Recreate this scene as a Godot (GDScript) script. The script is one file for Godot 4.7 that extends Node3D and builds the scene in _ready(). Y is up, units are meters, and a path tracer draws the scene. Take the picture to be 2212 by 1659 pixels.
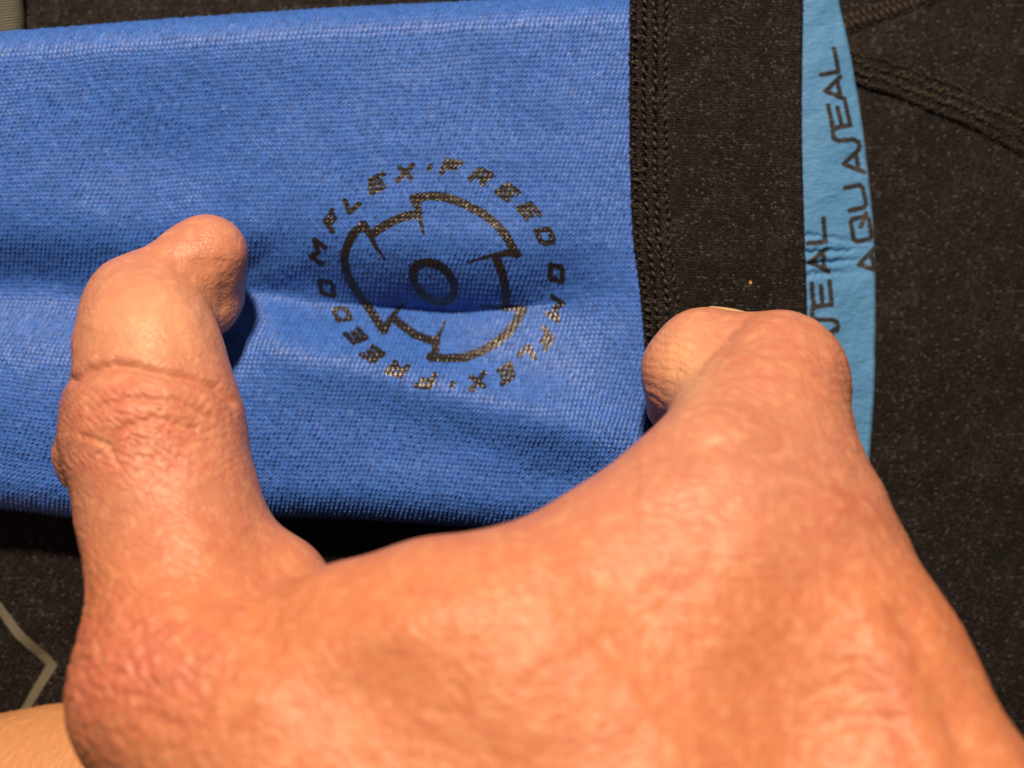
extends Node3D

# All shapes are laid out in millimetres and committed at 0.001 (metres).
# cx, cy: a chart of the table plane, 2212 x 1659 units over 150 mm at height 0; M(cx, cy, h) is the point over it.
const CAM_H := 220.0
const UNIT := 150.0 / 2212.0 / CAM_H
const MM := 0.001

var rng := RandomNumberGenerator.new()
var noise := FastNoiseLite.new()
var fine := FastNoiseLite.new()


func M(cx: float, cy: float, h: float) -> Vector3:
	var k := UNIT * (CAM_H - h)
	return Vector3((cx - 1106.0) * k, h, (cy - 829.5) * k)


func chart(p: Vector3) -> Vector2:
	var k := UNIT * (CAM_H - p.y)
	return Vector2(p.x / k + 1106.0, p.z / k + 829.5)


# cloth at about 10 mm: plane position <-> chart
const FLAT := UNIT * (CAM_H - 10.0)

func X(cx: float) -> float:
	return (cx - 1106.0) * FLAT

const LOW := UNIT * (CAM_H - 3.4)

func XL(cx: float) -> float:
	return (cx - 1106.0) * LOW

func ZL(cy: float) -> float:
	return (cy - 829.5) * LOW

func Z(cy: float) -> float:
	return (cy - 829.5) * FLAT


func curve(points: Array, at: float) -> float:
	# smooth interpolation through [[x, y], ...]
	var n := points.size()
	if at <= points[0][0]:
		return points[0][1]
	for i in n - 1:
		if at <= points[i + 1][0]:
			var t: float = (at - points[i][0]) / (points[i + 1][0] - points[i][0])
			var y0: float = points[maxi(i - 1, 0)][1]
			var y3: float = points[mini(i + 2, n - 1)][1]
			return cubic_interpolate(points[i][1], points[i + 1][1], y0, y3, t)
	return points[n - 1][1]


func table(points: Array, from: float, to: float, n: int) -> PackedFloat32Array:
	var a := PackedFloat32Array()
	for i in n:
		a.append(curve(points, lerpf(from, to, float(i) / (n - 1))))
	return a


func look(a: PackedFloat32Array, from: float, to: float, at: float) -> float:
	var f := clampf((at - from) / (to - from), 0.0, 0.99999) * (a.size() - 1)
	var i := int(f)
	return lerpf(a[i], a[i + 1], f - i)


func tag(o: Node, label: String, category: String, group := "") -> void:
	o.set_meta("label", label)
	o.set_meta("category", category)
	if group:
		o.set_meta("group", group)


func put(parent: Node, called: String, mesh: Mesh, m: Material) -> MeshInstance3D:
	var o := MeshInstance3D.new()
	o.name = called
	o.mesh = mesh
	o.material_override = m
	parent.add_child(o, true)
	return o


func thing(called: String, label: String, category: String, group := "") -> Node3D:
	var o := Node3D.new()
	o.name = called
	add_child(o, true)
	tag(o, label, category, group)
	return o


func commit(v: PackedVector3Array, n: PackedVector3Array, idx: PackedInt32Array, uv := PackedVector2Array(), col := PackedColorArray()) -> ArrayMesh:
	var vs := PackedVector3Array()
	vs.resize(v.size())
	for i in v.size():
		vs[i] = v[i] * MM
	var a := []
	a.resize(Mesh.ARRAY_MAX)
	a[Mesh.ARRAY_VERTEX] = vs
	a[Mesh.ARRAY_NORMAL] = n
	a[Mesh.ARRAY_INDEX] = idx
	if uv.size():
		a[Mesh.ARRAY_TEX_UV] = uv
	if col.size():
		a[Mesh.ARRAY_COLOR] = col
	var mesh := ArrayMesh.new()
	mesh.add_surface_from_arrays(Mesh.PRIMITIVE_TRIANGLES, a)
	return mesh


func smooth_normals(v: PackedVector3Array, idx: PackedInt32Array) -> PackedVector3Array:
	var n := PackedVector3Array()
	n.resize(v.size())
	for t in range(0, idx.size(), 3):
		var a := idx[t]
		var b := idx[t + 1]
		var c := idx[t + 2]
		var f := (v[c] - v[a]).cross(v[b] - v[a])
		n[a] += f
		n[b] += f
		n[c] += f
	for i in n.size():
		n[i] = n[i].normalized()
	return n


func grid_normals(v: PackedVector3Array, w: int, h: int) -> PackedVector3Array:
	# grid with x along i and z along j: normals point up
	var n := PackedVector3Array()
	n.resize(v.size())
	for j in h:
		var ja := maxi(j - 1, 0) * w
		var jb := mini(j + 1, h - 1) * w
		for i in w:
			var ia := i - 1 if i > 0 else 0
			var ib := i + 1 if i < w - 1 else i
			n[j * w + i] = (v[jb + i] - v[ja + i]).cross(v[j * w + ib] - v[j * w + ia]).normalized()
	return n


func sheet(w: int, h: int, at: Callable, scale_uv := 1.0) -> ArrayMesh:
	# a smooth sheet of w x h points; at(u, v) gives the place in mm and UVs follow x, z
	var v := PackedVector3Array()
	var uv := PackedVector2Array()
	for j in h:
		for i in w:
			var p: Vector3 = at.call(float(i) / (w - 1), float(j) / (h - 1))
			v.append(p)
			uv.append(Vector2(p.x, p.z) * scale_uv)
	return commit(v, grid_normals(v, w, h), grid_index(w, h), uv)


func grid_index(w: int, h: int) -> PackedInt32Array:
	var idx := PackedInt32Array()
	for j in h - 1:
		for i in w - 1:
			var a := j * w + i
			idx.append_array([a, a + 1, a + w, a + 1, a + w + 1, a + w])
	return idx


func tube(path: PackedVector3Array, radii: PackedFloat32Array, sides := 6) -> ArrayMesh:
	var v := PackedVector3Array()
	var n := PackedVector3Array()
	var idx := PackedInt32Array()
	var last := path.size() - 1
	for k in path.size():
		var d := (path[mini(k + 1, last)] - path[maxi(k - 1, 0)]).normalized()
		var a := d.cross(Vector3.UP if absf(d.y) < 0.9 else Vector3.RIGHT).normalized()
		var b := d.cross(a)
		for s in sides:
			var q := a * cos(TAU * s / sides) + b * sin(TAU * s / sides)
			v.append(path[k] + q * radii[k])
			n.append(q)
	for k in last:
		for s in sides:
			var p := k * sides + s
			var q := k * sides + (s + 1) % sides
			idx.append_array([p, p + sides, q, q, p + sides, q + sides])
	return commit(v, n, idx)


# ---------------------------------------------------------------- materials

func picture(w: int, rgb: PackedByteArray) -> ImageTexture:
	return ImageTexture.create_from_image(Image.create_from_data(w, w, false, Image.FORMAT_RGB8, rgb))


func normals_of(h: PackedFloat32Array, w: int, strength: float) -> ImageTexture:
	var out := PackedByteArray()
	out.resize(w * w * 3)
	for y in w:
		var up := ((y + w - 1) % w) * w
		var dn := ((y + 1) % w) * w
		for x in w:
			var dx := (h[y * w + (x + 1) % w] - h[y * w + (x + w - 1) % w]) * strength
			var dy := (h[dn + x] - h[up + x]) * strength
			var l := 1.0 / sqrt(dx * dx + dy * dy + 1.0)
			var o := (y * w + x) * 3
			out[o] = int(127.5 - 127.0 * dx * l)
			out[o + 1] = int(127.5 + 127.0 * dy * l)
			out[o + 2] = int(127.5 + 127.0 * l)
	return picture(w, out)


func grain_maps(w: int, cells: int, slant: float, seed_: int) -> Array:
	# jersey of fine slanted loops: [height, tone 0..1 per loop]
	var r := RandomNumberGenerator.new()
	r.seed = seed_
	var h := PackedFloat32Array()
	var tone := PackedFloat32Array()
	h.resize(w * w)
	tone.resize(w * w)
	var px := float(w) / cells
	for j in cells:
		for i in cells:
			var cx := (i + 0.5 * (j % 2) + r.randf_range(-0.28, 0.28)) * px
			var cy := (j + 0.5 + r.randf_range(-0.28, 0.28)) * px
			var big := r.randf_range(0.6, 1.0)
			var lit := r.randf() ** 2.2 * (0.75 + 0.9 * noise.get_noise_2d(absf(i - cells * 0.5) * 7.0, absf(j - cells * 0.5) * 7.0 + seed_ * 100.0))
			if r.randf() < 0.05:
				lit = r.randf_range(1.2, 2.2)  # a few loops far brighter: sparkle painted into the tone
			var turn := slant + r.randf_range(-0.45, 0.45)
			var c := cos(turn)
			var s := sin(turn)
			var reach := int(px * 0.95)
			for y in range(-reach, reach + 1):
				for x in range(-reach, reach + 1):
					var a := (x * c + y * s) / (px * 0.66)
					var b := (-x * s + y * c) / (px * 0.36)
					var g := big * (1.0 - a * a - b * b)
					if g > 0.0:
						var o := posmod(int(cy) + y, w) * w + posmod(int(cx) + x, w)
						if g > h[o]:
							h[o] = g
							tone[o] = lit
	return [h, tone]


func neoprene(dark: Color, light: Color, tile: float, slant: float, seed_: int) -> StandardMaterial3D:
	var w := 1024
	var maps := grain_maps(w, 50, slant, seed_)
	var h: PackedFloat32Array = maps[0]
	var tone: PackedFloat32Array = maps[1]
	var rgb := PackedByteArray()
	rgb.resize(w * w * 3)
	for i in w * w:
		var t := clampf(h[i] * (0.04 + 0.75 * tone[i]), 0.0, 1.0)  # gaps darkened, loop tops lightened: shading painted into the cloth colour
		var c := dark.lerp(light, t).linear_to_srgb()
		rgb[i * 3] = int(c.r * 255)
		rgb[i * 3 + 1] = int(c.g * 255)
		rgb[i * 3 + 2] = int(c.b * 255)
	var m := StandardMaterial3D.new()
	m.albedo_texture = picture(w, rgb)
	m.normal_enabled = true
	m.normal_texture = normals_of(h, w, 9.0)
	m.normal_scale = 1.0
	m.roughness = 0.6
	m.metallic_specular = 0.35
	m.uv1_scale = Vector3(1.0 / tile, 1.0 / tile, 1.0)
	return m


func paint(c: Color, rough := 0.7, spec := 0.5) -> StandardMaterial3D:
	var m := StandardMaterial3D.new()
	m.albedo_color = c.linear_to_srgb()
	m.roughness = rough
	m.metallic_specular = spec
	return m


func skin_material() -> StandardMaterial3D:
	var m := StandardMaterial3D.new()
	m.vertex_color_use_as_albedo = true
	m.roughness = 0.41
	m.metallic_specular = 0.38
	var cells := FastNoiseLite.new()
	cells.seed = 5
	cells.noise_type = FastNoiseLite.TYPE_CELLULAR
	cells.cellular_return_type = FastNoiseLite.RETURN_DISTANCE2_SUB
	cells.frequency = 0.045
	cells.fractal_octaves = 2
	cells.domain_warp_enabled = true
	cells.domain_warp_amplitude = 12.0
	cells.domain_warp_frequency = 0.02
	var t := NoiseTexture2D.new()
	t.width = 512
	t.height = 512
	t.seamless = true
	t.noise = cells
	m.heightmap_enabled = true
	m.heightmap_texture = t
	m.heightmap_scale = 0.011
	m.uv1_triplanar = true
	m.uv1_scale = Vector3.ONE * (1.0 / 0.016)
	return m


# ---------------------------------------------------------------- print: strokes stamped on the quads of a sheet

const GLYPHS := {
	"F": [[0, 0, 0, 1], [0, 1, 1, 1], [0, 0.52, 0.8, 0.52]],
	"L": [[0, 1, 0, 0], [0, 0, 1, 0]],
	"E": [[1, 1, 0, 1], [0, 1, 0, 0], [0, 0, 1, 0], [0, 0.5, 0.85, 0.5]],
	"X": [[0, 0, 1, 1], [0, 1, 1, 0]],
	"R": [[0, 0, 0, 1], [0, 1, 1, 1], [1, 1, 1, 0.48], [1, 0.48, 0, 0.48], [0.45, 0.48, 1, 0]],
	"D": [[0, 0, 0, 1], [0, 1, 0.8, 1], [0.8, 1, 1, 0.8], [1, 0.8, 1, 0.2], [1, 0.2, 0.8, 0], [0.8, 0, 0, 0]],
	"O": [[0, 0.12, 0, 0.88], [0, 0.88, 0.12, 1], [0.12, 1, 0.88, 1], [0.88, 1, 1, 0.88], [1, 0.88, 1, 0.12], [1, 0.12, 0.88, 0], [0.88, 0, 0.12, 0], [0.12, 0, 0, 0.12]],
	"M": [[0, 0, 0, 1], [0, 1, 0.5, 0.45], [0.5, 0.45, 1, 1], [1, 1, 1, 0]],
	"A": [[0, 0, 0.5, 1], [0.5, 1, 1, 0], [0.14, 0.22, 0.86, 0.22]],
	"Q": [[0, 0.15, 0, 0.85], [0, 0.85, 0.12, 1], [0.12, 1, 0.88, 1], [0.88, 1, 1, 0.88], [1, 0.88, 1, 0.12], [1, 0.12, 0.88, 0], [0.88, 0, 0.12, 0], [0.12, 0, 0, 0.15], [0.6, 0.5, 1.12, 0.05]],
	"U": [[0, 1, 0, 0.15], [0, 0.15, 0.15, 0], [0.15, 0, 0.85, 0], [0.85, 0, 1, 0.15], [1, 0.15, 1, 1]],
	"S": [[-0.1, -0.1, 0.05, -0.22], [0.05, -0.22, 0.28, -0.2], [0.28, -0.2, 0.42, 0.05], [0.42, 0.05, 0.5, 0.8], [0.5, 0.8, 0.66, 1.02], [0.66, 1.02, 0.95, 1.0], [0.95, 1.0, 1.05, 0.9]],
	".": [[0.5, 0.42, 0.5, 0.58]],
}


func glyph(letter: String, c: Vector2, up: Vector2, w: float, h: float, half: float, lean: float) -> Array:
	# strokes [ax, ay, a half-width, bx, by, b half-width] in the chart
	var right := Vector2(-up.y, up.x)
	var out := []
	for s in GLYPHS[letter]:
		var a: Vector2 = c + right * ((s[0] - 0.5) * w + (s[1] - 0.5) * lean * h) + up * (s[1] - 0.5) * h
		var b: Vector2 = c + right * ((s[2] - 0.5) * w + (s[3] - 0.5) * lean * h) + up * (s[3] - 0.5) * h
		out.append([a.x, a.y, half, b.x, b.y, half])
	return out


func spine(points: Array, first: float, last: float) -> Array:
	var out := []
	var n := points.size() - 1
	for i in n:
		out.append([points[i][0], points[i][1], lerpf(first, last, float(i) / n), points[i + 1][0], points[i + 1][1], lerpf(first, last, float(i + 1) / n)])
	return out


func cut(parent: Node3D, v: PackedVector3Array, n: PackedVector3Array, uv: PackedVector2Array, w: int, h: int, ids: PackedByteArray, called: Array, mats: Array, tint := PackedColorArray()) -> Array:
	# the sheet's quads, one mesh per id; ids has (w - 1) x (h - 1) entries
	var made := []
	var per := []
	for k in called.size():
		per.append(PackedInt32Array())
	var main := PackedInt32Array()
	for j in h - 1:
		for i in w - 1:
			var id := ids[j * (w - 1) + i]
			if id == 255:
				continue
			var a := j * w + i
			if id == 0:
				main.append(a)
				main.append(a + 1)
				main.append(a + w)
				main.append(a + 1)
				main.append(a + w + 1)
				main.append(a + w)
			else:
				per[id].append_array(PackedInt32Array([a, a + 1, a + w, a + 1, a + w + 1, a + w]))
	per[0] = main
	for k in called.size():
		var idx: PackedInt32Array = per[k]
		if idx.size() == 0:
			continue
		if k == 0:
			made.append(put(parent, called[0], commit(v, n, idx, uv, tint), mats[0]))
			continue
		var seen := {}
		var vv := PackedVector3Array()
		var nn := PackedVector3Array()
		var uu := PackedVector2Array()
		var ii := PackedInt32Array()
		for q in idx:
			if not seen.has(q):
				seen[q] = vv.size()
				vv.append(v[q])
				nn.append(n[q])
				if uv.size():
					uu.append(uv[q])
			ii.append(seen[q])
		made.append(put(made[0] if called[k].begins_with("printed") else parent, called[k], commit(vv, nn, ii, uu), mats[k]))
	return made


# ---------------------------------------------------------------- the cloth of the leg

var fold_line := table([[-150, 640], [0, 622], [300, 640], [540, 645], [700, 650], [900, 662], [1000, 668], [1200, 652], [1400, 640]], -150, 1800, 200)
var fold_depth := table([[-150, 4.2], [0, 4.6], [300, 4.8], [600, 5.4], [900, 8.3], [1050, 7.2], [1180, 5.2], [1280, 2.4], [1380, 0.6], [1500, 0.0]], -150, 1800, 200)

func cloth_h(cx: float, cy: float) -> float:
	var h := 11.0
	var d := cy - look(fold_line, -150, 1800, cx)
	var depth := look(fold_depth, -150, 1800, cx)
	var sharp := smoothstep(600.0, 840.0, cx) * (1.0 - smoothstep(1080.0, 1260.0, cx))
	var crisp := pow(clampf(1.0 + d / 165.0, 0.0, 1.0), 2.0) if d < 0.0 else exp(-d / 150.0)
	var soft := exp(-d * d / (8800.0 if d < 0.0 else 15000.0))
	h -= depth * lerpf(soft, crisp, sharp)
	var pinch := Vector2(cx - 490.0, cy - 610.0)
	h -= 1.3 * exp(-pinch.length_squared() / 9000.0) + 0.3 * sin(pinch.angle() * 7.0) * exp(-pow((pinch.length() - 110.0) / 60.0, 2.0))
	var r := cy - (720.0 + 0.294 * (cx - 540.0))
	h += 2.4 * exp(-r * r / 5200.0) * smoothstep(420.0, 620.0, cx) * (1.0 - smoothstep(1250.0, 1450.0, cx))
	var b := Vector2(cx - 380.0, (cy - 330.0) * 1.2).length()
	h -= 2.0 * exp(-b * b / 42000.0)
	h += 0.8 * noise.get_noise_2d(cx * 0.16, cy * 0.16)
	return h - 2.2 * smoothstep(1150.0, 1750.0, cx)


func build_leg() -> void:
	var leg := thing("wetsuit_sleeve", "bright blue wetsuit sleeve with round black print and black cuff, stretched by the hand", "wetsuit sleeve")
	var knit := StandardMaterial3D.new()
	knit.vertex_color_use_as_albedo = true
	knit.roughness = 0.42
	knit.metallic_specular = 0.42
	knit.rim_enabled = true
	knit.rim = 0.15
	knit.rim_tint = 0.6
	var ink := paint(Color(0.007, 0.007, 0.007), 0.34, 0.66)

	# the panel: columns along x, rows along the cross-section (rolled under at both edges)
	var step := 0.13
	var x_from := X(-70)
	var top_edge := table([[-150, 75], [0, 55], [400, 25], [860, -3], [1400, -25]], -150, 1800, 80)
	var low_edge := table([[-150, 1090], [0, 1103], [165, 1122], [560, 1118], [750, 1123], [900, 1133], [1100, 1148], [1400, 1160]], -150, 1800, 80)
	var seam_x := table([[-100, 1364], [0, 1365], [300, 1365], [500, 1371], [600, 1384], [700, 1394], [920, 1405], [1200, 1412]], -150, 1300, 80)
	var w := int((X(1418) - x_from) / step) + 1
	var roll_a := 100
	var roll_b := 110
	var mid := int((Z(1040) - Z(60)) / step)
	var h := roll_a + mid + roll_b
	var v := PackedVector3Array()
	v.resize(w * h)
	for i in w:
		var x := x_from + i * step
		var cx := x / FLAT + 1106.0
		var zt := Z(look(top_edge, -150, 1800, cx))
		var zb := Z(look(low_edge, -150, 1800, cx))
		var ra := cloth_h(cx, look(top_edge, -150, 1800, cx) + 75.0) * 0.5
		var rb := cloth_h(cx, look(low_edge, -150, 1800, cx) - 80.0) * 0.5
		for j in roll_a:
			var a := deg_to_rad(150.0 * (1.0 - float(j) / roll_a))
			v[j * w + i] = Vector3(x, ra + ra * cos(a), zt + ra - ra * sin(a))
		var za := zt + ra
		var ze := zb - rb
		for j in mid:
			var z := lerpf(za, ze, float(j) / (mid - 1))
			var cy := z / FLAT + 829.5
			var y := cloth_h(cx, cy)
			y = lerpf(2.0 * ra, y, smoothstep(0.0, 4.0, z - za))
			y = lerpf(2.0 * rb, y, smoothstep(0.0, 4.0, ze - z))
			v[(roll_a + j) * w + i] = Vector3(x, y, z)
		for j in roll_b:
			var a := deg_to_rad(150.0 * float(j + 1) / roll_b)
			v[(roll_a + mid + j) * w + i] = Vector3(x, rb + rb * cos(a), ze + rb * sin(a))
	# knitted loops, raised along the normal
	var n0 := grid_normals(v, w, h)
	var loops := PackedFloat32Array()
	for j in 32:
		for i in 32:
			var u := i / 32.0
			var t := j / 32.0
			var best := 0.0
			for row in [-1.0, 0.0, 1.0]:
				var c: float = 0.5 + row + 0.27 * cos(TAU * u)
				best = maxf(best, exp(-pow((t - c) / 0.27, 2.0)) * (0.55 + 0.45 * cos(TAU * (u - 0.22))))
			loops.append(best)
	var strength := PackedFloat32Array()
	for i in 512 * 64:
		strength.append(rng.randf_range(0.5, 1.15))
	var tint := PackedColorArray()
	tint.resize(w * h)
	var blue := Color(0.035, 0.126, 0.485)
	var glint_tint := Color(0.06, 0.17, 0.55)  # lighter tint for a few loops: yarn sparkle put into the colour
	for j in h:
		for i in w:
			var k := j * w + i
			var p := v[k]
			var su := i / 5.0 + 0.10 * fine.get_noise_2d(p.x * 9.0, p.z * 9.0) + 1.2 * noise.get_noise_2d(p.x * 4.0, p.z * 4.0)
			var sv := j / 5.0 + 0.7 * noise.get_noise_2d(p.z * 4.0 + 300.0, p.x * 4.0)
			su += 0.28 * int(floorf(sv))
			var iu := int(floorf(su))
			var iv := int(floorf(sv))
			var l := loops[(int((sv - iv) * 32.0) & 31) * 32 + (int((su - iu) * 32.0) & 31)]
			v[k] = p + n0[k] * ((0.32 + 0.16 * smoothstep(800.0, 1000.0, p.z / FLAT + 829.5)) * l * strength[((iv & 63) * 512 + (iu & 511))])
			var yarn := strength[((iv & 63) * 512 + ((iu + 77) & 511))]
			tint[k] = blue * (0.58 + 0.46 * yarn) if yarn < 1.146 else glint_tint
	var n := grid_normals(v, w, h)

	# what is printed: the round emblem, and two rings of letters
	var ids := PackedByteArray()
	ids.resize((w - 1) * (h - 1))
	for j in h - 1:
		var cy := v[j * w + w / 2].z / FLAT + 829.5
		var edge := look(seam_x, -150, 1300, cy) + 3.0
		for i in range(int((X(1340) - x_from) / step), w - 1):
			if (x_from + (i + 0.5) * step) / FLAT + 1106.0 > edge:
				ids[j * (w - 1) + i] = 255
	var called := ["blue_panel"]
	var mats: Array = [knit]
	var jobs := []
	var e := func(pts: Array) -> Array:
		var out := []
		for p in pts:
			out.append([633.6 + 0.3125 * p[0], 316.8 + 0.3125 * p[1]])
		return out
	var thick := 9.8
	var arcs := []
	for pts in [[[835, 362], [950, 345], [1050, 357], [1180, 400], [1300, 460], [1400, 535], [1475, 620], [1530, 725]],
			[[868, 470], [760, 490], [650, 540], [550, 605]],
			[[478, 550], [420, 600], [368, 690], [346, 780], [360, 880], [420, 1000], [500, 1120], [560, 1210], [607, 1275]],
			[[665, 1180], [740, 1240], [830, 1300], [965, 1342]],
			[[940, 1455], [1050, 1460], [1180, 1450], [1300, 1400], [1400, 1340], [1480, 1270], [1540, 1190], [1580, 1115]],
			[[1465, 1085], [1472, 1000], [1460, 920], [1432, 830], [1405, 765]]]:
		arcs.append_array(spine(e.call(pts), thick, thick))
	jobs.append(["printed_ring", arcs, 1.2])
	for pts in [[[838, 360], [868, 440], [882, 520], [905, 612]], [[488, 540], [540, 620], [575, 700], [640, 790]], [[612, 1272], [650, 1190], [690, 1130], [742, 1066]],
			[[965, 1440], [975, 1390], [988, 1310], [1012, 1260], [1036, 1185]], [[1590, 1108], [1550, 1092], [1450, 1080], [1290, 1080]], [[1545, 735], [1480, 728], [1380, 745], [1200, 796]]]:
		jobs.append(["printed_spoke", spine(e.call(pts), thick, 2.0), 1.2])
	var ring := []
	for k in 25:
		var a := TAU * k / 24.0
		var q := Vector2(965, 925) + Vector2(0.82, 0.57) * cos(a) * 158.0 + Vector2(-0.57, 0.82) * sin(a) * 112.0
		ring.append([q.x, q.y])
	jobs.append(["printed_hub", spine(e.call(ring), 9.6, 9.6), 1.0])
	var mid_at := Vector2(955, 905)
	for l in [["F", 275, 508], ["L", 412, 380], ["E", 582, 255], ["X", 778, 185], [".", 945, 150], ["F", 1092, 155], ["R", 1298, 215], ["E", 1482, 320], ["E", 1628, 450], ["D", 1742, 620], ["O", 1820, 862], ["M", 1815, 1100],
			["F", 1738, 1308], ["L", 1615, 1432], ["E", 1470, 1552], ["X", 1275, 1612], [".", 1100, 1640], ["F", 915, 1618], ["R", 720, 1548], ["E", 545, 1450], ["E", 420, 1320], ["D", 308, 1158], ["O", 207, 970], ["M", 165, 722]]:
		var c := Vector2(l[1], l[2])
		var up := ((c - mid_at) * Vector2(1.0, 1.25)).normalized()
		var strokes := []
		for s in glyph(l[0], c, up, 92.0 if l[0] != "M" else 120.0, 84.0, 19.0, 0.36):
			strokes.append([633.6 + 0.3125 * s[0], 316.8 + 0.3125 * s[1], 0.3125 * s[2], 633.6 + 0.3125 * s[3], 316.8 + 0.3125 * s[4], 0.3125 * s[5]])
		jobs.append(["printed_dot" if l[0] == "." else "printed_letter", strokes, 1.3])
	# rows of the plateau are evenly spaced in z along each column; take the column under the emblem
	var col := int((X(935) - x_from) / step)
	var row0 := roll_a
	var z_row := v[row0 * w + col].z
	var dz := (v[(row0 + mid - 1) * w + col].z - z_row) / (mid - 1)
	for k in jobs.size():
		called.append(jobs[k][0])
		mats.append(ink)
		var squeezed := []
		for s in jobs[k][1]:
			squeezed.append(s)
		stamp_rows(ids, w - 1, h - 1, x_from, z_row - row0 * dz, step, dz, squeezed, k + 1, jobs[k][2])
	cut(leg, v, n, PackedVector2Array(), w, h, ids, called, mats, tint)
	build_cuff(leg, seam_x)


func stamp_rows(ids: PackedByteArray, w: int, h: int, x0: float, z0: float, dx: float, dz: float, strokes: Array, id: int, rough: float, flat := FLAT) -> void:
	# as stamp(), with rows of another pitch than the columns: strokes are squeezed along z
	var cx0 := x0 / flat + 1106.0
	var cz0 := z0 / flat + 829.5
	var sx := dx / flat
	var sz := dz / flat
	for s in strokes:
		var a := Vector2(s[0], s[1])
		var d := Vector2(s[3], s[4]) - a
		var l2 := maxf(d.length_squared(), 0.001)
		var most := maxf(s[2], s[5]) + rough
		var ia := maxi(int((minf(s[0], s[3]) - most - cx0) / sx), 0)
		var ib := mini(int((maxf(s[0], s[3]) + most - cx0) / sx) + 1, w - 1)
		var ja := maxi(int((minf(s[1], s[4]) - most - cz0) / sz), 0)
		var jb := mini(int((maxf(s[1], s[4]) + most - cz0) / sz) + 1, h - 1)
		for j in range(ja, jb + 1):
			for i in range(ia, ib + 1):
				var p := Vector2(cx0 + (i + 0.5) * sx, cz0 + (j + 0.5) * sz)
				var t := clampf((p - a).dot(d) / l2, 0.0, 1.0)
				var r := lerpf(s[2], s[5], t) + rough * fine.get_noise_2d(p.x * 2.5, p.y * 2.5)
				if (p - a - d * t).length_squared() < r * r and ids[j * w + i] != 255:
					ids[j * w + i] = id


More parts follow.
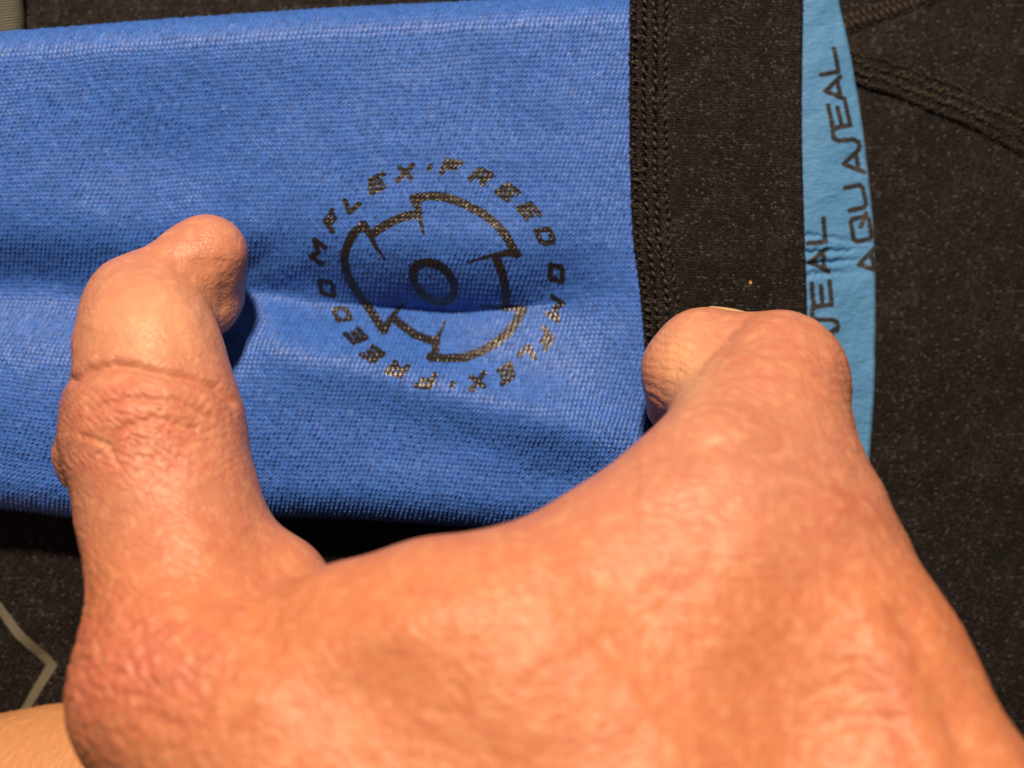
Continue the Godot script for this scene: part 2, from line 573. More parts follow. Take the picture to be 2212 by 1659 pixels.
func build_cuff(leg: Node3D, seam_x: PackedFloat32Array) -> void:
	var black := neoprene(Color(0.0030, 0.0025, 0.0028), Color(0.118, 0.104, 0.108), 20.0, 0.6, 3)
	var thread := paint(Color(0.027, 0.023, 0.019), 0.55, 0.45)
	var edge_x := table([[-150, 1750], [0, 1748], [300, 1745], [480, 1750], [600, 1755], [720, 1758], [900, 1762], [1300, 1770]], -150, 1400, 80)
	# cuff: from the seam to its cut edge, rounded over and down
	var cuff := sheet(90, 220, func(u: float, t: float) -> Vector3:
		var cy := lerpf(-90.0, 1180.0, t)
		var xa := look(seam_x, -150, 1300, cy) + 6.0
		var xb := look(edge_x, -150, 1400, cy) + 1.6 * fine.get_noise_2d(cy * 1.5, 7.0)
		var k := minf(u / 0.86, 1.0)
		var cx := lerpf(xa, xb - 8.0, k)
		var y := cloth_h(cx, cy) * 0.78 + 0.4 - 0.5 * smoothstep(1500.0, 1740.0, cx)
		if u > 0.86:
			var a := (u - 0.86) / 0.14 * PI
			cx += 8.0 * sin(minf(a, PI * 0.5)) - (10.0 * (1.0 - sin(a)) if a > PI * 0.5 else 0.0)
			y -= 1.0 * (1.0 - cos(a))
		return Vector3(X(cx), y + 0.15 * noise.get_noise_2d(cx, cy), Z(cy)))
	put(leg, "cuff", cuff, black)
	# overlocked seam between panel and cuff: a raised strip with four lines of stitches
	var seam := put(leg, "seam", sheet(24, 400, func(u: float, t: float) -> Vector3:
		var cy := lerpf(-90.0, 1180.0, t)
		var cx := look(seam_x, -150, 1300, cy) + lerpf(-6.0, 84.0, u) + 1.2 * sin(cy * 0.33) * (1.0 - u)
		var y := lerpf(cloth_h(cx, cy), cloth_h(cx, cy) * 0.78 + 0.4, smoothstep(0.0, 1.0, u)) + 0.75 * pow(sin(PI * clampf(u, 0.03, 0.98)), 0.4) - 0.5 + 0.8 * (1.0 - smoothstep(0.0, 0.3, u))
		y += 0.24 * cos(u * TAU * 3.5) + 0.05 * fine.get_noise_2d(cx * 3.0, cy * 3.0)
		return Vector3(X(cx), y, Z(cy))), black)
	for row in [[3.0, 15.0, 4.0, 0.24], [27.0, 7.0, 8.0, 0.27], [50.0, 6.0, 9.0, 0.29], [74.0, -5.0, 9.0, 0.2]]:
		var k := 0
		var cy := -12.0
		while cy < 935.0:
			var x0 := look(seam_x, -150, 1300, cy) + row[0] as float + rng.randf_range(-4.0, 4.0)
			var u: float = clampf(row[0] / 84.0, 0.0, 1.0)
			var path := PackedVector3Array()
			var radii := PackedFloat32Array()
			var fat := rng.randf_range(0.5, 1.15)
			for s in 5:
				var q := s / 4.0 - 0.5
				var px: float = x0 + row[1] * q
				var py: float = cy + row[2] * q * 1.4
				var y := lerpf(cloth_h(px, py), cloth_h(px, py) * 0.78 + 0.4, smoothstep(0.0, 1.0, u)) + 0.22 + 0.32 * (1.0 - 4.0 * q * q)
				path.append(Vector3(X(px), y, Z(py)))
				radii.append(row[3] * fat * (0.55 + 0.45 * (1.0 - 4.0 * q * q)))
			put(seam, "stitch", tube(path, radii, 6), thread)
			cy += 19.0 + rng.randf_range(-2.0, 2.0)
			k += 1

	# lining: the inner face of the far side, blue, printed, reaching past the cuff
	var right := table([[-150, 1790], [0, 1812], [100, 1835], [200, 1855], [350, 1875], [480, 1888], [600, 1893], [700, 1893], [850, 1890], [1000, 1880], [1030, 1876], [1100, 1850]], -150, 1100, 100)
	var w := 170
	var step := 0.125
	var h := int((ZL(1030) - ZL(-90)) / step)
	var v := PackedVector3Array()
	var uv := PackedVector2Array()
	var x_from := XL(1905.0) - (w - 1) * step
	for j in h:
		var z := ZL(-90) + j * step
		var cy := z / LOW + 829.5
		for i in w:
			var x := x_from + i * step
			var cx := x / LOW + 1106.0
			var xr := look(right, -150, 1100, cy)
			var y := 4.3 - 1.6 * smoothstep(1730.0, 1900.0, cx) + 0.35 * noise.get_noise_2d(cx * 0.8, cy * 0.8)
			# creases where the lining has been bent
			for c in [[515.0, 0.10, 6.0, 0.35], [543.0, -0.06, 5.0, 0.5], [566.0, -0.10, 5.5, 0.6], [590.0, -0.05, 7.0, 0.3]]:
				var q: float = (cy - c[0] - c[1] * (cx - 1800.0) - 5.0 * fine.get_noise_2d(cx * 0.6, c[0])) / c[2]
				y -= c[3] * exp(-q * q) * smoothstep(1890.0, 1780.0, cx)
			y += 0.09 * fine.get_noise_2d(cx * 0.3 + cy * 0.05, cy * 2.6) + 0.018 * fine.get_noise_2d(cx * 4.0, cy * 4.0)
			y -= 0.25 * smoothstep(xr - 5.0, xr, cx)
			v.append(Vector3(minf(x, XL(xr)), y, z))
			uv.append(Vector2(x, z))
	var ids := PackedByteArray()
	ids.resize((w - 1) * (h - 1))
	for j in h - 1:
		for i in w - 1:
			if v[j * w + i + 1].x - v[j * w + i].x < step * 0.02:
				ids[j * (w - 1) + i] = 255
	var blue := paint(Color(0.066, 0.215, 0.46), 0.6, 0.35)
	var ink := paint(Color(0.02, 0.021, 0.022), 0.5, 0.4)
	var called := ["lining"]
	var mats: Array = [blue]
	var n := grid_normals(v, w, h)
	var places := [["A", 1877, 566], ["Q", 1862, 494], ["U", 1850, 426], ["A", 1843, 350], ["S", 1823, 302], ["E", 1812, 250], ["A", 1801, 194], ["L", 1786, 135],
		["A", 1786, 737], ["S", 1776, 690], ["E", 1773, 636], ["A", 1767, 565], ["L", 1760, 500]]
	for k in places.size():
		var l: Array = places[k]
		called.append("printed_letter")
		mats.append(ink)
		var up := Vector2(-0.976, 0.215) if k < 8 else Vector2(-0.994, 0.106)
		stamp_rows(ids, w - 1, h - 1, x_from, ZL(-90), step, step, glyph(l[0], Vector2(l[1], l[2]), up, 50.0 if l[0] != "S" else 46.0, 40.0 if l[0] != "S" else 44.0, 5.4, 0.0), k + 1, 0.7, LOW)
	cut(leg, v, n, uv, w, h, ids, called, mats)
	# its pale cut edge
	put(leg, "lining_edge", sheet(7, 300, func(u: float, t: float) -> Vector3:
		var cy := lerpf(-90.0, 1028.0, t)
		var xr := look(right, -150, 1100, cy)
		var a := u * PI * 0.5
		return Vector3(XL(xr - 0.5 + 3.6 * sin(a) + 0.8 * fine.get_noise_2d(cy * 2.0, u)), 2.75 + 0.35 * noise.get_noise_2d(xr * 0.8, cy * 0.8) - 2.9 * (1.0 - cos(a)), ZL(cy))), paint(Color(0.42, 0.46, 0.46), 0.8, 0.3))


# ---------------------------------------------------------------- the black suit underneath

func body_h(cx: float, cy: float) -> float:
	var h := 1.2 * noise.get_noise_2d(cx * 0.12, cy * 0.12) + 0.8 * noise.get_noise_2d(cx * 0.3 + 900.0, cy * 0.3)
	h -= 2.5 * exp(-pow((cy + 20.0) / 60.0, 2.0)) * smoothstep(1000.0, 500.0, cx)
	h += 1.1 * sin((cx * 0.8 + cy) * 0.028) * smoothstep(1250.0, 1420.0, cy) * smoothstep(500.0, 0.0, cx)
	return h


func build_body() -> void:
	var suit := thing("black_wetsuit", "black wetsuit fabric spread out flat under the blue sleeve and the hand", "wetsuit")
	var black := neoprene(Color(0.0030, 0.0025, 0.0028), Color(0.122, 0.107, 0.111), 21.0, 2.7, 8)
	put(suit, "fabric", sheet(420, 330, func(u: float, t: float) -> Vector3:
		var cx := lerpf(-700.0, 2950.0, u)
		var cy := lerpf(-500.0, 2350.0, t)
		var p := M(cx, cy, 0.0)
		p.y = body_h(cx, cy)
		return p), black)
	# flat seams: a padded band with lines of stitches and a groove
	var thread := paint(Color(0.036, 0.029, 0.018), 0.65, 0.4)
	var a_line := table([[1780, 78], [1852, 107], [2008, 156], [2208, 233], [2500, 360]], 1700, 2600, 80)
	var b_line := table([[1780, 150], [1859, 189], [1997, 240], [2208, 340], [2500, 490]], 1700, 2600, 80)
	var seam := put(suit, "flat_seam", sheet(220, 30, func(u: float, t: float) -> Vector3:
		var cx := lerpf(1760.0, 2480.0, u)
		var q := lerpf(-0.16, 1.16, t)
		var cy := lerpf(look(a_line, 1700, 2600, cx), look(b_line, 1700, 2600, cx), q)
		var y := body_h(cx, cy) + 0.05 + 0.8 * pow(sin(PI * clampf((q + 0.05) / 1.1, 0.0, 1.0)), 0.6) + 0.2 * cos((q - 0.08) * TAU * 3.8) - 0.5 * exp(-pow((q - 1.05) / 0.08, 2.0))
		y += 0.1 * fine.get_noise_2d(cx * 1.5, cy * 1.5) - 0.25 * smoothstep(0.04, 0.16, absf(q - 0.5) - 0.5)
		var p := M(cx, cy, 1.0)
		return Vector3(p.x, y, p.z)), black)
	for row in [[0.1, 0.13, 4.0, 0.10], [0.33, 0.24, -7.0, 0.10], [0.6, 0.24, -7.0, 0.10], [0.86, 0.12, 4.0, 0.09]]:
		var cx := 1822.0
		while cx < 2240.0:
			var path := PackedVector3Array()
			var radii := PackedFloat32Array()
			var fat := rng.randf_range(0.45, 1.1)
			var lean := rng.randf_range(-4.0, 4.0)
			var up := rng.randf_range(-0.05, 0.05)
			for s in 5:
				var o := s / 4.0 - 0.5
				var px: float = cx + (row[2] + lean) * o
				var q: float = row[0] + up + row[3] * o * fat
				var py := lerpf(look(a_line, 1700, 2600, px), look(b_line, 1700, 2600, px), q)
				var p := M(px, py, 1.0)
				p.y = body_h(px, py) + 0.68 + 0.35 * (1.0 - 4.0 * o * o)
				path.append(p)
				radii.append(row[1] * fat * (0.5 + 0.5 * (1.0 - 4.0 * o * o)))
			put(seam, "stitch", tube(path, radii, 5), thread)
			cx += 8.0 + rng.randf_range(-0.8, 0.8)
	var upper := put(suit, "flat_seam", sheet(80, 14, func(u: float, t: float) -> Vector3:
		var cx := lerpf(1770.0, 2080.0, u)
		var cy := 52.0 - 0.36 * (cx - 1830.0) + lerpf(-26.0, 26.0, t)
		var p := M(cx, cy, 1.0)
		p.y = body_h(cx, cy) - 0.1 + 0.7 * sin(PI * t) + 0.15 * fine.get_noise_2d(cx * 1.5, cy * 1.5)
		return p), black)
	for row in [-14.0, 4.0]:
		var cx := 1815.0
		while cx < 2000.0:
			var path := PackedVector3Array()
			var radii := PackedFloat32Array()
			for s in 4:
				var o := s / 3.0 - 0.5
				var px := cx + 4.0 * o
				var py: float = 52.0 - 0.36 * (px - 1830.0) + row + 15.0 * o
				var p := M(px, py, 1.0)
				p.y = body_h(px, py) + 0.55 + 0.25 * (1.0 - 4.0 * o * o)
				path.append(p)
				radii.append(0.12 + 0.12 * (1.0 - 4.0 * o * o))
			put(upper, "stitch", tube(path, radii, 5), thread)
			cx += 13.0
	# the angular printed line at the lower left
	var outer := [[-160, 1128], [0, 1299], [122, 1439], [69, 1526], [-20, 1670]]
	var inner := [[-160, 1158], [0, 1328], [96, 1439], [44, 1530], [-44, 1672]]
	var print_ := SurfaceTool.new()
	print_.begin(Mesh.PRIMITIVE_TRIANGLES)
	for k in 4:
		var parts := 24
		for s in parts:
			var q := []
			for side in [outer, inner]:
				for o in 2:
					var f := float(s + o) / parts
					var cx := lerpf(side[k][0], side[k + 1][0], f)
					var cy := lerpf(side[k][1], side[k + 1][1], f)
					if o + s != 0 and o + s != parts:
						cx += 2.6 * fine.get_noise_2d(cx * 3.0, cy * 3.0)
					var p := M(cx, cy, 0.0)
					p.y = body_h(cx, cy) + 0.16
					q.append(p * MM)
			for c in [0, 1, 2, 1, 3, 2]:
				print_.add_vertex(q[c])
	print_.generate_normals()
	put(suit, "printed_line", print_.commit(), paint(Color(0.098, 0.094, 0.068), 0.6, 0.3)).set_meta("label", "olive grey angular printed line at lower left")


func build_small() -> void:
	# grey ribbed strap at the top left corner
	var strap := thing("ribbed_strap", "grey finely ribbed fabric strap poking out behind the blue sleeve at the upper left corner", "strap")
	put(strap, "webbing", sheet(60, 330, func(u: float, t: float) -> Vector3:
		var cx := lerpf(-260.0, 46.0, u) + 8.0 * smoothstep(-40.0, 60.0, lerpf(-160.0, 120.0, t))
		var cy := lerpf(-160.0, 120.0, t)
		var edge := clampf((u - 0.86) / 0.14, 0.0, 1.0)
		var y := 5.0 - 4.0 * (1.0 - sqrt(1.0 - edge * edge * 0.98)) + 0.11 * sin((cy + 0.12 * cx) * TAU / 6.2)
		return M(cx, cy, y)), paint(Color(0.13, 0.135, 0.11), 0.75, 0.3))
	# tan speck of lint on the cuff
	var speck := SphereMesh.new()
	speck.radius = 0.2 * MM
	speck.height = 0.34 * MM
	speck.radial_segments = 7
	speck.rings = 4
	var o := put(self, "lint_speck", speck, paint(Color(0.6, 0.33, 0.1), 0.7))
	var at := Vector3(X(1628), cloth_h(1628, 608) * 0.78 + 0.15, Z(608))
	o.position = at * MM
	o.scale = Vector3(1.0, 0.8, 1.4)
	tag(o, "tiny tan speck of lint lying on the black cuff beside the blue lining", "lint")


# ---------------------------------------------------------------- hand

# joints: cx, cy, height of the middle, radius (mm)
const CHAINS := [
	[2.6, 0.0, [[452, 546, 17.5, 4.8], [294, 656, 22, 5.9], [312, 715, 24.5, 8.3], [326, 790, 27, 9.1], [334, 900, 29, 10.4], [336, 960, 30, 10.9], [368, 1110, 33, 10.9], [396, 1270, 38, 10.7], [404, 1500, 44, 12.6]]],
	[2.0, 2.0, [[214, 890, 28, 4.4], [190, 985, 27, 4.0]]],
	[2.0, 3.0, [[436, 560, 17.5, 4.9], [440, 660, 16, 4.6]]],
	[1.0, 2.6, [[470, 552, 14, 3.3], [472, 640, 13, 3.2], [464, 700, 12, 1.5]]],
	[3.0, 5.0, [[540, 1215, 33, 4.6], [602, 1262, 35, 5.4], [640, 1330, 38, 6]]],
	[1.0, 1.0, [[155, 985, 28, 2.3], [160, 1022, 28, 2.0]]],
	[8.0, 5.0, [[404, 1500, 44, 12.6], [900, 2000, 52, 15], [1500, 2300, 58, 18], [1650, 2800, 62, 21]]],
	[4.0, 3.0, [[640, 1420, 44, 5.4], [760, 1354, 49, 5.4], [920, 1320, 51, 5.6], [1140, 1302, 50, 5.6], [1320, 1196, 46, 6.4], [1540, 1052, 41, 10]]],
	[6.0, 14.0, [[700, 1600, 50, 12], [1100, 1500, 51, 12.5], [1550, 1330, 46, 12], [1760, 1330, 43, 9]]],
	[6.0, 12.0, [[700, 1900, 50, 13], [1400, 1750, 54, 14], [1950, 1900, 50, 13]]],
	[6.0, 8.0, [[1700, 1200, 38, 11.3], [1830, 1480, 45, 13.4], [2000, 1900, 54, 16.5], [1900, 2700, 62, 21]]],
	[2.0, 5.0, [[1822, 1130, 36, 4.6], [1882, 1196, 37, 3.0], [1930, 1400, 40, 5]]],
	[4.0, 5.0, [[1695, 1200, 38, 12.1], [1640, 960, 31, 11.2], [1668, 842, 26, 9.2]]],
	[4.0, 5.0, [[1680, 818, 24, 7.9], [1560, 794, 19, 5.6]]],
	[3.0, 6.0, [[1506, 754, 21.0, 5], [1476, 802, 20.5, 5.0], [1444, 884, 18, 2.9]]],
	[2.0, 3.0, [[1502, 758, 14, 3.9], [1470, 812, 13.6, 3.9]]],
	# the other fingers, curled under the palm
	[3.0, 5.0, [[700, 1900, 44, 11], [640, 1950, 24, 8.5], [800, 2020, 10, 7.5]]],
	[3.0, 5.0, [[950, 2050, 46, 11], [900, 2120, 24, 8.5], [1040, 2180, 10, 7.5]]],
	[3.0, 5.0, [[1250, 2200, 48, 11], [1200, 2260, 26, 7.5], [1320, 2310, 12, 6.5]]],
]

var bone_a := PackedVector3Array()
var bone_d := PackedVector3Array()
var bone_r := PackedFloat32Array()
var bone_s := PackedFloat32Array()
var bone_l := PackedFloat32Array()
var chain_of := PackedInt32Array()
var chain_k := PackedFloat32Array()
var chain_j := PackedFloat32Array()


func field(p: Vector3, use: PackedInt32Array) -> float:
	var total := 1e6
	var d := 1e6
	var chain := -1
	for b in use:
		var c := chain_of[b]
		if c != chain:
			if chain >= 0:
				var kj := chain_j[chain]
				var q := maxf(kj - absf(total - d), 0.0)
				total = minf(total, d) - (q * q / kj * 0.25 if kj > 0.0 else 0.0)
			chain = c
			d = 1e6
		var pa := p - bone_a[b]
		var t := clampf(pa.dot(bone_d[b]) * bone_l[b], 0.0, 1.0)
		var e := (pa - bone_d[b] * t).length() - bone_r[b] - bone_s[b] * t
		var k := chain_k[c]
		var g := maxf(k - absf(d - e), 0.0)
		d = minf(d, e) - g * g / k * 0.25
	var kl := maxf(chain_j[chain], 0.001)
	var f := maxf(kl - absf(total - d), 0.0)
	return minf(total, d) - f * f / kl * 0.25


func flesh(cell: float) -> Array:
	for c in CHAINS.size():
		chain_k.append(CHAINS[c][0])
		chain_j.append(CHAINS[c][1])
		var js: Array = CHAINS[c][2]
		for i in js.size() - 1:
			var a := M(js[i][0], js[i][1], js[i][2])
			var b := M(js[i + 1][0], js[i + 1][1], js[i + 1][2])
			bone_a.append(a)
			bone_d.append(b - a)
			bone_l.append(1.0 / (b - a).length_squared())
			bone_r.append(js[i][3])
			bone_s.append(js[i + 1][3] - js[i][3])
			chain_of.append(c)
	var all := PackedInt32Array(range(bone_a.size()))
	var lo := Vector3(-72, 2, -28)
	var bs := cell * 8.0
	var nb := Vector3i(ceili(155.0 / bs), ceili(82.0 / bs), ceili(138.0 / bs))
	var gx := nb.x * 8 + 1
	var gy := nb.y * 8 + 1
	var gz := nb.z * 8 + 1
	var grid := PackedFloat32Array()
	grid.resize(gx * gy * gz)
	grid.fill(9.0)
	var blocks := []
	for bz in nb.z:
		for by in nb.y:
			for bx in nb.x:
				var c := lo + Vector3(bx + 0.5, by + 0.5, bz + 0.5) * bs
				var dc := field(c, all)
				if absf(dc) > bs * 0.87 + 1.0:
					if dc < 0.0:
						for z in 9:
							for y in 9:
								for x in 9:
									var o := ((bz * 8 + z) * gy + by * 8 + y) * gx + bx * 8 + x
									if grid[o] > 8.0:
										grid[o] = -9.0
					continue
				var use := PackedInt32Array()
				for b in all.size():
					var pa := c - bone_a[b]
					var t := clampf(pa.dot(bone_d[b]) * bone_l[b], 0.0, 1.0)
					if (pa - bone_d[b] * t).length() - bone_r[b] - bone_s[b] * t < bs * 1.74 + 15.0 + maxf(dc, 0.0):
						use.append(b)
				blocks.append(Vector3i(bx, by, bz))
				for z in 9:
					for y in 9:
						var row := ((bz * 8 + z) * gy + by * 8 + y) * gx + bx * 8
						for x in 9:
							if absf(grid[row + x]) > 8.0:
								grid[row + x] = field(lo + Vector3(bx * 8 + x, by * 8 + y, bz * 8 + z) * cell, use)
	# surface nets
	var v := PackedVector3Array()
	var at := PackedInt32Array()
	at.resize(gx * gy * gz)
	at.fill(-1)
	var off := PackedInt32Array([0, 1, gx, gx + 1, gx * gy, gx * gy + 1, gx * gy + gx, gx * gy + gx + 1])
	var pos := [Vector3(0, 0, 0), Vector3(1, 0, 0), Vector3(0, 1, 0), Vector3(1, 1, 0), Vector3(0, 0, 1), Vector3(1, 0, 1), Vector3(0, 1, 1), Vector3(1, 1, 1)]
	var edges := [[0, 1], [2, 3], [4, 5], [6, 7], [0, 2], [1, 3], [4, 6], [5, 7], [0, 4], [1, 5], [2, 6], [3, 7]]
	var cells := []
	for bl in blocks:
		for z in range(bl.z * 8, bl.z * 8 + 8):
			for y in range(bl.y * 8, bl.y * 8 + 8):
				for x in range(bl.x * 8, bl.x * 8 + 8):
					var o := (z * gy + y) * gx + x
					var inside := 0
					for k in 8:
						if grid[o + off[k]] < 0.0:
							inside += 1
					if inside == 0 or inside == 8:
						continue
					var sum := Vector3.ZERO
					var count := 0
					for e in edges:
						var da := grid[o + off[e[0]]]
						var db := grid[o + off[e[1]]]
						if (da < 0.0) != (db < 0.0):
							var pa: Vector3 = pos[e[0]]
							sum += pa.lerp(pos[e[1]], da / (da - db))
							count += 1
					at[o] = v.size()
					v.append(lo + (Vector3(x, y, z) + sum / count) * cell)
					cells.append(Vector3i(x, y, z))
	var idx := PackedInt32Array()
	var steps := [1, gx, gx * gy]
	for q in cells:
		var o: int = (q.z * gy + q.y) * gx + q.x
		for axis in 3:
			var s1: int = steps[(axis + 1) % 3]
			var s2: int = steps[(axis + 2) % 3]
			if grid[o] < 0.0 == (grid[o + steps[axis]] < 0.0):
				continue
			if o - s1 - s2 < 0:
				continue
			var a := at[o]
			var b := at[o - s1]
			var c := at[o - s1 - s2]
			var d := at[o - s2]
			if a < 0 or b < 0 or c < 0 or d < 0:
				continue
			if grid[o] < 0.0:
				idx.append_array(PackedInt32Array([a, c, b, a, d, c]))
			else:
				idx.append_array(PackedInt32Array([a, b, c, a, c, d]))
	return [v, idx]


func refine(v: PackedVector3Array, n: PackedVector3Array, idx: PackedInt32Array) -> Array:
	# each triangle into four; new points follow the curve of the normals
	var seen := {}
	var out := PackedInt32Array()
	var count := v.size()
	for t in range(0, idx.size(), 3):
		var m := [0, 0, 0]
		for k in 3:
			var a := idx[t + k]
			var b := idx[t + (k + 1) % 3]
			var key := mini(a, b) * count + maxi(a, b)
			if not seen.has(key):
				seen[key] = v.size()
				var c := (v[a] + v[b]) * 0.5
				var bend := (n[a] * (c - v[a]).dot(n[a]) + n[b] * (c - v[b]).dot(n[b])) * 0.5
				v.append(c - bend * 0.5)
			m[k] = seen[key]
		out.append_array(PackedInt32Array([idx[t], m[0], m[2], m[0], idx[t + 1], m[1], m[2], m[1], idx[t + 2], m[0], m[1], m[2]]))
	return [v, out]


func blob(c: Vector2, x: float, y: float, rx: float, ry: float) -> float:
	var dx := (c.x - x) / rx
	var dy := (c.y - y) / ry
	return exp(-dx * dx - dy * dy)


func crease(c: Vector2, pts: Array, wide: float) -> float:
	var best := 1e9
	for i in pts.size() - 1:
		var a: Vector2 = pts[i]
		var d: Vector2 = pts[i + 1] - a
		var t := clampf((c - a).dot(d) / d.length_squared(), 0.0, 1.0)
		best = minf(best, (c - a - d * t).length_squared())
	return exp(-best / (wide * wide))


func build_hand() -> void:
	var made := flesh(0.65)
	var v: PackedVector3Array = made[0]
	var idx: PackedInt32Array = made[1]
	var n := smooth_normals(v, idx)
	made = refine(v, n, idx)
	v = made[0]
	idx = made[1]
	n = smooth_normals(v, idx)
	var col := PackedColorArray()
	col.resize(v.size())
	var knuckle_fold := [Vector2(160, 822), Vector2(195, 800), Vector2(245, 785), Vector2(292, 792), Vector2(339, 805), Vector2(401, 815), Vector2(464, 838), Vector2(500, 870)]
	var tip_fold := [Vector2(428, 560), Vector2(445, 600), Vector2(452, 660), Vector2(450, 700)]
	var tip_fold_b := [Vector2(434, 500), Vector2(470, 540), Vector2(487, 600), Vector2(484, 660), Vector2(474, 700)]
	var thumb_fold := [Vector2(1600, 700), Vector2(1555, 740), Vector2(1520, 780), Vector2(1480, 840), Vector2(1440, 900)]
	var mesh_lines := FastNoiseLite.new()
	mesh_lines.seed = 21
	mesh_lines.noise_type = FastNoiseLite.TYPE_CELLULAR
	mesh_lines.cellular_return_type = FastNoiseLite.RETURN_DISTANCE2_SUB
	mesh_lines.frequency = 0.75
	mesh_lines.fractal_type = FastNoiseLite.FRACTAL_NONE
	for i in v.size():
		var p := v[i]
		var c := chart(p)
		var d := 0.0
		var redness := 0.0
		var net := smoothstep(0.0, 0.22, mesh_lines.get_noise_3d(p.x, p.y, p.z) + 1.0)
		var pale := 0.0
		if n[i].y > -0.35 and c.y < 1750.0:
			# broad unevenness
			d += 0.35 * noise.get_noise_3d(p.x * 9.0, p.y * 9.0, p.z * 9.0)
			# knuckle of the index finger
			var kn := blob(c, 300, 930, 190, 120)
			if c.x < 620.0 and c.y < 1420.0 and c.y > 560.0:
				d -= 0.9 * crease(c, knuckle_fold, 10.0) + 0.4 * crease(c, [Vector2(200, 890), Vector2(280, 862), Vector2(380, 870), Vector2(450, 905)], 7.0) + 0.35 * crease(c, [Vector2(220, 985), Vector2(262, 930), Vector2(330, 905), Vector2(420, 930)], 6.0) + 0.3 * crease(c, [Vector2(180, 940), Vector2(235, 960), Vector2(260, 1010)], 7.0)
				d += 0.45 * smoothstep(780.0, 850.0, c.y - 0.12 * absf(c.x - 290.0)) * blob(c, 300, 900, 260, 110)
				var arc := c.y + 0.0016 * (c.x - 330.0) * (c.x - 330.0) - 0.28 * (c.x - 330.0) + 16.0 * noise.get_noise_2d(c.x * 1.2, c.y * 1.2)
				var wr := sin(arc * 0.21 + 4.5 * noise.get_noise_2d(c.x * 0.5 + 77.0, c.y * 0.5))
				d += kn * 0.28 * (absf(wr) - 0.6)
				var wr2 := sin((c.x * 0.55 + c.y * 0.8) * 0.2 + 5.0 * noise.get_noise_2d(c.x * 0.8, c.y * 0.8 + 400.0))
				d += kn * 0.2 * absf(wr2)
				# thin cross lines along the rest of the finger
				var wr3 := sin(arc * 0.42 + 4.0 * noise.get_noise_2d(c.x * 0.7 + 31.0, c.y * 0.7))
				d += 0.085 * absf(wr3) * (0.4 + smoothstep(-0.2, 0.4, noise.get_noise_2d(c.x * 1.5 + 40.0, c.y * 1.5))) * (1.0 - blob(c, 455, 630, 90, 120)) * smoothstep(600.0, 700.0, c.y)
				pale += 0.55 * pow(1.0 - absf(wr3), 5.0) * smoothstep(-0.1, 0.4, noise.get_noise_2d(c.x * 2.5, c.y * 2.5 + 700.0))
				d += 0.15 * absf(sin(arc * 0.24 + 4.0 * noise.get_noise_2d(c.x + 200.0, c.y))) * blob(c, 360, 1180, 190, 110)
				if c.y < 780.0 and c.x > 380.0:
					d -= 0.2 * crease(c, tip_fold, 15.0) + 0.16 * crease(c, tip_fold_b, 13.0)
			# big knuckle at the lower left
			var big := blob(c, 300, 1440, 190, 170)
			if big > 0.02:
				var w1 := sin((c.x * 0.85 - c.y * 0.5) * 0.075 + 6.5 * noise.get_noise_2d(c.x * 0.5 + 50.0, c.y * 0.5))
				var w2 := sin((c.x * 0.45 + c.y * 0.8) * 0.09 + 6.5 * noise.get_noise_2d(c.x * 0.5, c.y * 0.5 + 90.0))
				d += big * 0.42 * (absf(w1) * 0.6 + absf(w2) * 0.55 - 0.6)
			# thumb
			if c.x > 1380.0 and c.y < 1250.0:
				d -= 0.35 * crease(c, thumb_fold, 10.0)
				var arc := c.y - 0.2 * (c.x - 1600.0) + 14.0 * noise.get_noise_2d(c.x, c.y)
				d += 0.10 * absf(sin(arc * 0.16 + 3.5 * noise.get_noise_2d(c.x * 0.6 + 11.0, c.y * 0.6)))
				d -= 0.5 * crease(c, [Vector2(1420, 985), Vector2(1560, 960), Vector2(1690, 985), Vector2(1850, 1055)], 26.0) - 0.3 * blob(c, 1600, 1050, 260, 50)
				d += 0.30 * blob(c, 1700, 760, 120, 60)
			# small bumps of the skin on the back of the hand
			var rough := fine.get_noise_3d(p.x * 9.0, p.y * 9.0, p.z * 9.0)
			d += 0.02 * rough + (0.05 + 0.06 * smoothstep(1150.0, 1350.0, c.y)) * fine.get_noise_3d(p.x * 4.0 + 60.0, p.y * 4.0, p.z * 4.0)
			var calm := 1.0 - 0.75 * blob(c, 460, 610, 130, 150) - 0.6 * blob(c, 1480, 790, 90, 120)
			d += (0.035 + 0.045 * smoothstep(1150.0, 1350.0, c.y)) * (net - 1.0) * calm
			pale += 0.3 * (1.0 - net)
			# tendons and veins, faint
			d += 0.9 * crease(c, [Vector2(1870, 1330), Vector2(2010, 1660)], 50.0) - 0.5 * crease(c, [Vector2(1960, 1330), Vector2(2110, 1660)], 36.0)
			d += 0.55 * blob(c, 1800, 1110, 70, 60) + 0.4 * blob(c, 1660, 1180, 80, 60)
			d += 0.5 * crease(c, [Vector2(560, 1500), Vector2(760, 1380), Vector2(1000, 1330)], 60.0) + 0.3 * crease(c, [Vector2(1300, 1450), Vector2(1500, 1660)], 36.0)
			redness = 0.55 * kn + 0.85 * blob(c, 280, 1430, 210, 150) + 0.35 * blob(c, 1730, 790, 110, 70) + 0.6 * blob(c, 1810, 1105, 90, 55) + 0.4 * blob(c, 1940, 1500, 60, 220)
			pale = 0.6 * blob(c, 330, 690, 150, 90) + 0.9 * blob(c, 1480, 790, 60, 90)
			redness += 0.45 * noise.get_noise_3d(p.x * 22.0, p.y * 22.0, p.z * 22.0) + 0.5 * maxf(fine.get_noise_3d(p.x * 5.0, p.y * 5.0 + 40.0, p.z * 5.0), -0.2)
			pale += 0.65 * maxf(fine.get_noise_3d(p.x * 4.2 + 90.0, p.y * 4.2, p.z * 4.2), 0.0)  # pale skin mottling that also paints blotchy highlights into the colour
		v[i] = p + n[i] * (d * smoothstep(-0.1, 0.5, n[i].y))
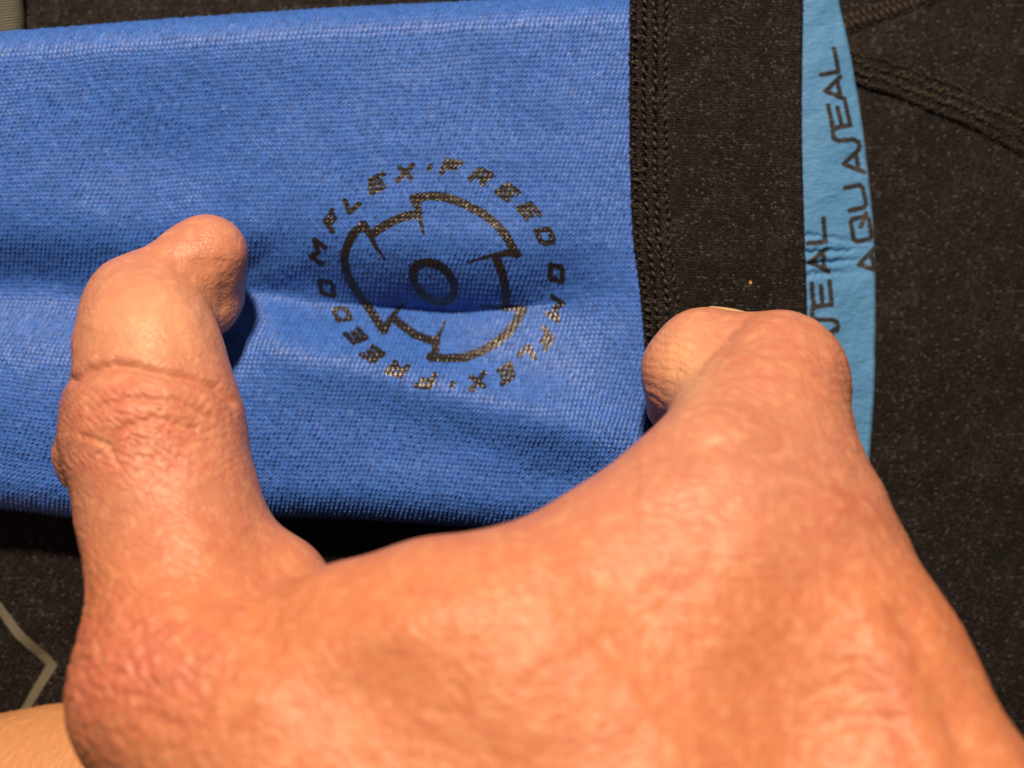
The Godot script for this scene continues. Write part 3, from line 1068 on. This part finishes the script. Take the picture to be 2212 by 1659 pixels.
		var base := Color(0.49, 0.215, 0.142).lerp(Color(0.53, 0.205, 0.1), smoothstep(1000.0, 1350.0, c.y))
		base = base.lerp(Color(0.47, 0.142, 0.094), clampf(redness, 0.0, 1.0))
		base = base.lerp(Color(0.68, 0.38, 0.22), clampf(pale, 0.0, 0.8))
		col[i] = base * 0.95
	n = smooth_normals(v, idx)
	var hand := thing("hand", "bare left hand with index finger and thumb spread, pinching and stretching the blue fabric", "hand")
	put(hand, "skin", commit(v, n, idx, PackedVector2Array(), col), skin_material())
	# thumb nail, seen nearly edge-on
	var along := (M(1470, 728, 13) - M(1690, 790, 20)).normalized()
	var out := Vector3(0.12, 0.3, -0.95)
	out = (out - along * out.dot(along)).normalized()
	var side := along.cross(out)
	var mid := M(1588, 742, 18.5) + out * 2.5
	put(hand, "fingernail", sheet(16, 14, func(u: float, t: float) -> Vector3:
		var a := lerpf(-1.0, 1.0, u)
		var b := lerpf(-1.0, 1.0, t)
		return mid + along * (b * 4.6 - 0.6 * a * a) + side * 4.6 * sin(a * 0.95) + out * (4.6 * cos(a * 0.95) - 2.6 - 0.5 * b * b)), paint(Color(0.66, 0.5, 0.26), 0.3, 0.5))


func build_limb() -> void:
	# smooth bare skin entering at the lower left corner
	var a := M(-320, 2062, 4)
	var b := M(330, 1962, 4)
	var v := PackedVector3Array()
	var n := PackedVector3Array()
	var col := PackedColorArray()
	var idx := PackedInt32Array()
	var w := 160
	var h := 200
	for j in h:
		for i in w:
			var u := float(i) / (w - 1)
			var ang := lerpf(-0.35, PI + 0.35, float(j) / (h - 1))
			var c := a.lerp(b, u)
			var r := 30.5 + 1.2 * sin(u * 3.0) + 0.16 * fine.get_noise_2d(i * 2.2, j * 2.2) + 0.4 * noise.get_noise_2d(i * 1.2, j * 1.2)
			var p := c + Vector3(0.1 * cos(ang), 0.62 * sin(ang), -cos(ang)) * r
			v.append(p)
			var m := 0.5 + 0.5 * fine.get_noise_2d(i * 2.0, j * 2.0)
			col.append(Color(0.54, 0.28, 0.13).lerp(Color(0.46, 0.215, 0.095), m))
	idx = grid_index(w, h)
	n = grid_normals(v, w, h)
	var o := put(self, "bare_limb", commit(v, n, idx, PackedVector2Array(), col), skin_material())
	tag(o, "smooth pale patch of bare skin on black fabric at the lower left corner", "limb")


func _ready() -> void:
	rng.seed = 11
	noise.seed = 4
	noise.frequency = 0.01
	fine.seed = 9
	fine.frequency = 0.1

	var cam := Camera3D.new()
	cam.name = "camera"
	add_child(cam)
	cam.position = Vector3(0, CAM_H * MM, 0)
	cam.basis = Basis(Vector3.RIGHT, -PI / 2)
	var lens := CameraAttributesPhysical.new()
	var half := (150.0 * 1659.0 / 2212.0) / 2.0 / CAM_H
	lens.frustum_focal_length = 12.0 / half
	lens.frustum_near = 0.02
	lens.frustum_far = 5.0
	lens.frustum_focus_distance = 0.199
	lens.exposure_aperture = 10.0
	cam.attributes = lens
	cam.current = true

	var around := WorldEnvironment.new()
	around.name = "surroundings"
	var env := Environment.new()
	env.background_mode = Environment.BG_COLOR
	env.background_color = Color(0.13, 0.12, 0.125).linear_to_srgb()
	env.tonemap_mode = Environment.TONE_MAPPER_LINEAR
	env.tonemap_exposure = 0.6
	env.sdfgi_enabled = true
	env.ssao_enabled = true
	env.ssil_enabled = true
	around.environment = env
	add_child(around)

	var lamp := OmniLight3D.new()
	lamp.name = "lamp"
	lamp.position = Vector3(-0.025, 0.52, -0.43)
	lamp.light_color = Color(1.0, 0.87, 0.74)
	lamp.light_energy = 1.45
	lamp.light_size = 0.032
	lamp.omni_range = 4.0
	lamp.omni_attenuation = 2.0
	lamp.shadow_enabled = true
	add_child(lamp)

	build_body()
	build_leg()
	build_hand()
	build_limb()
	build_small()
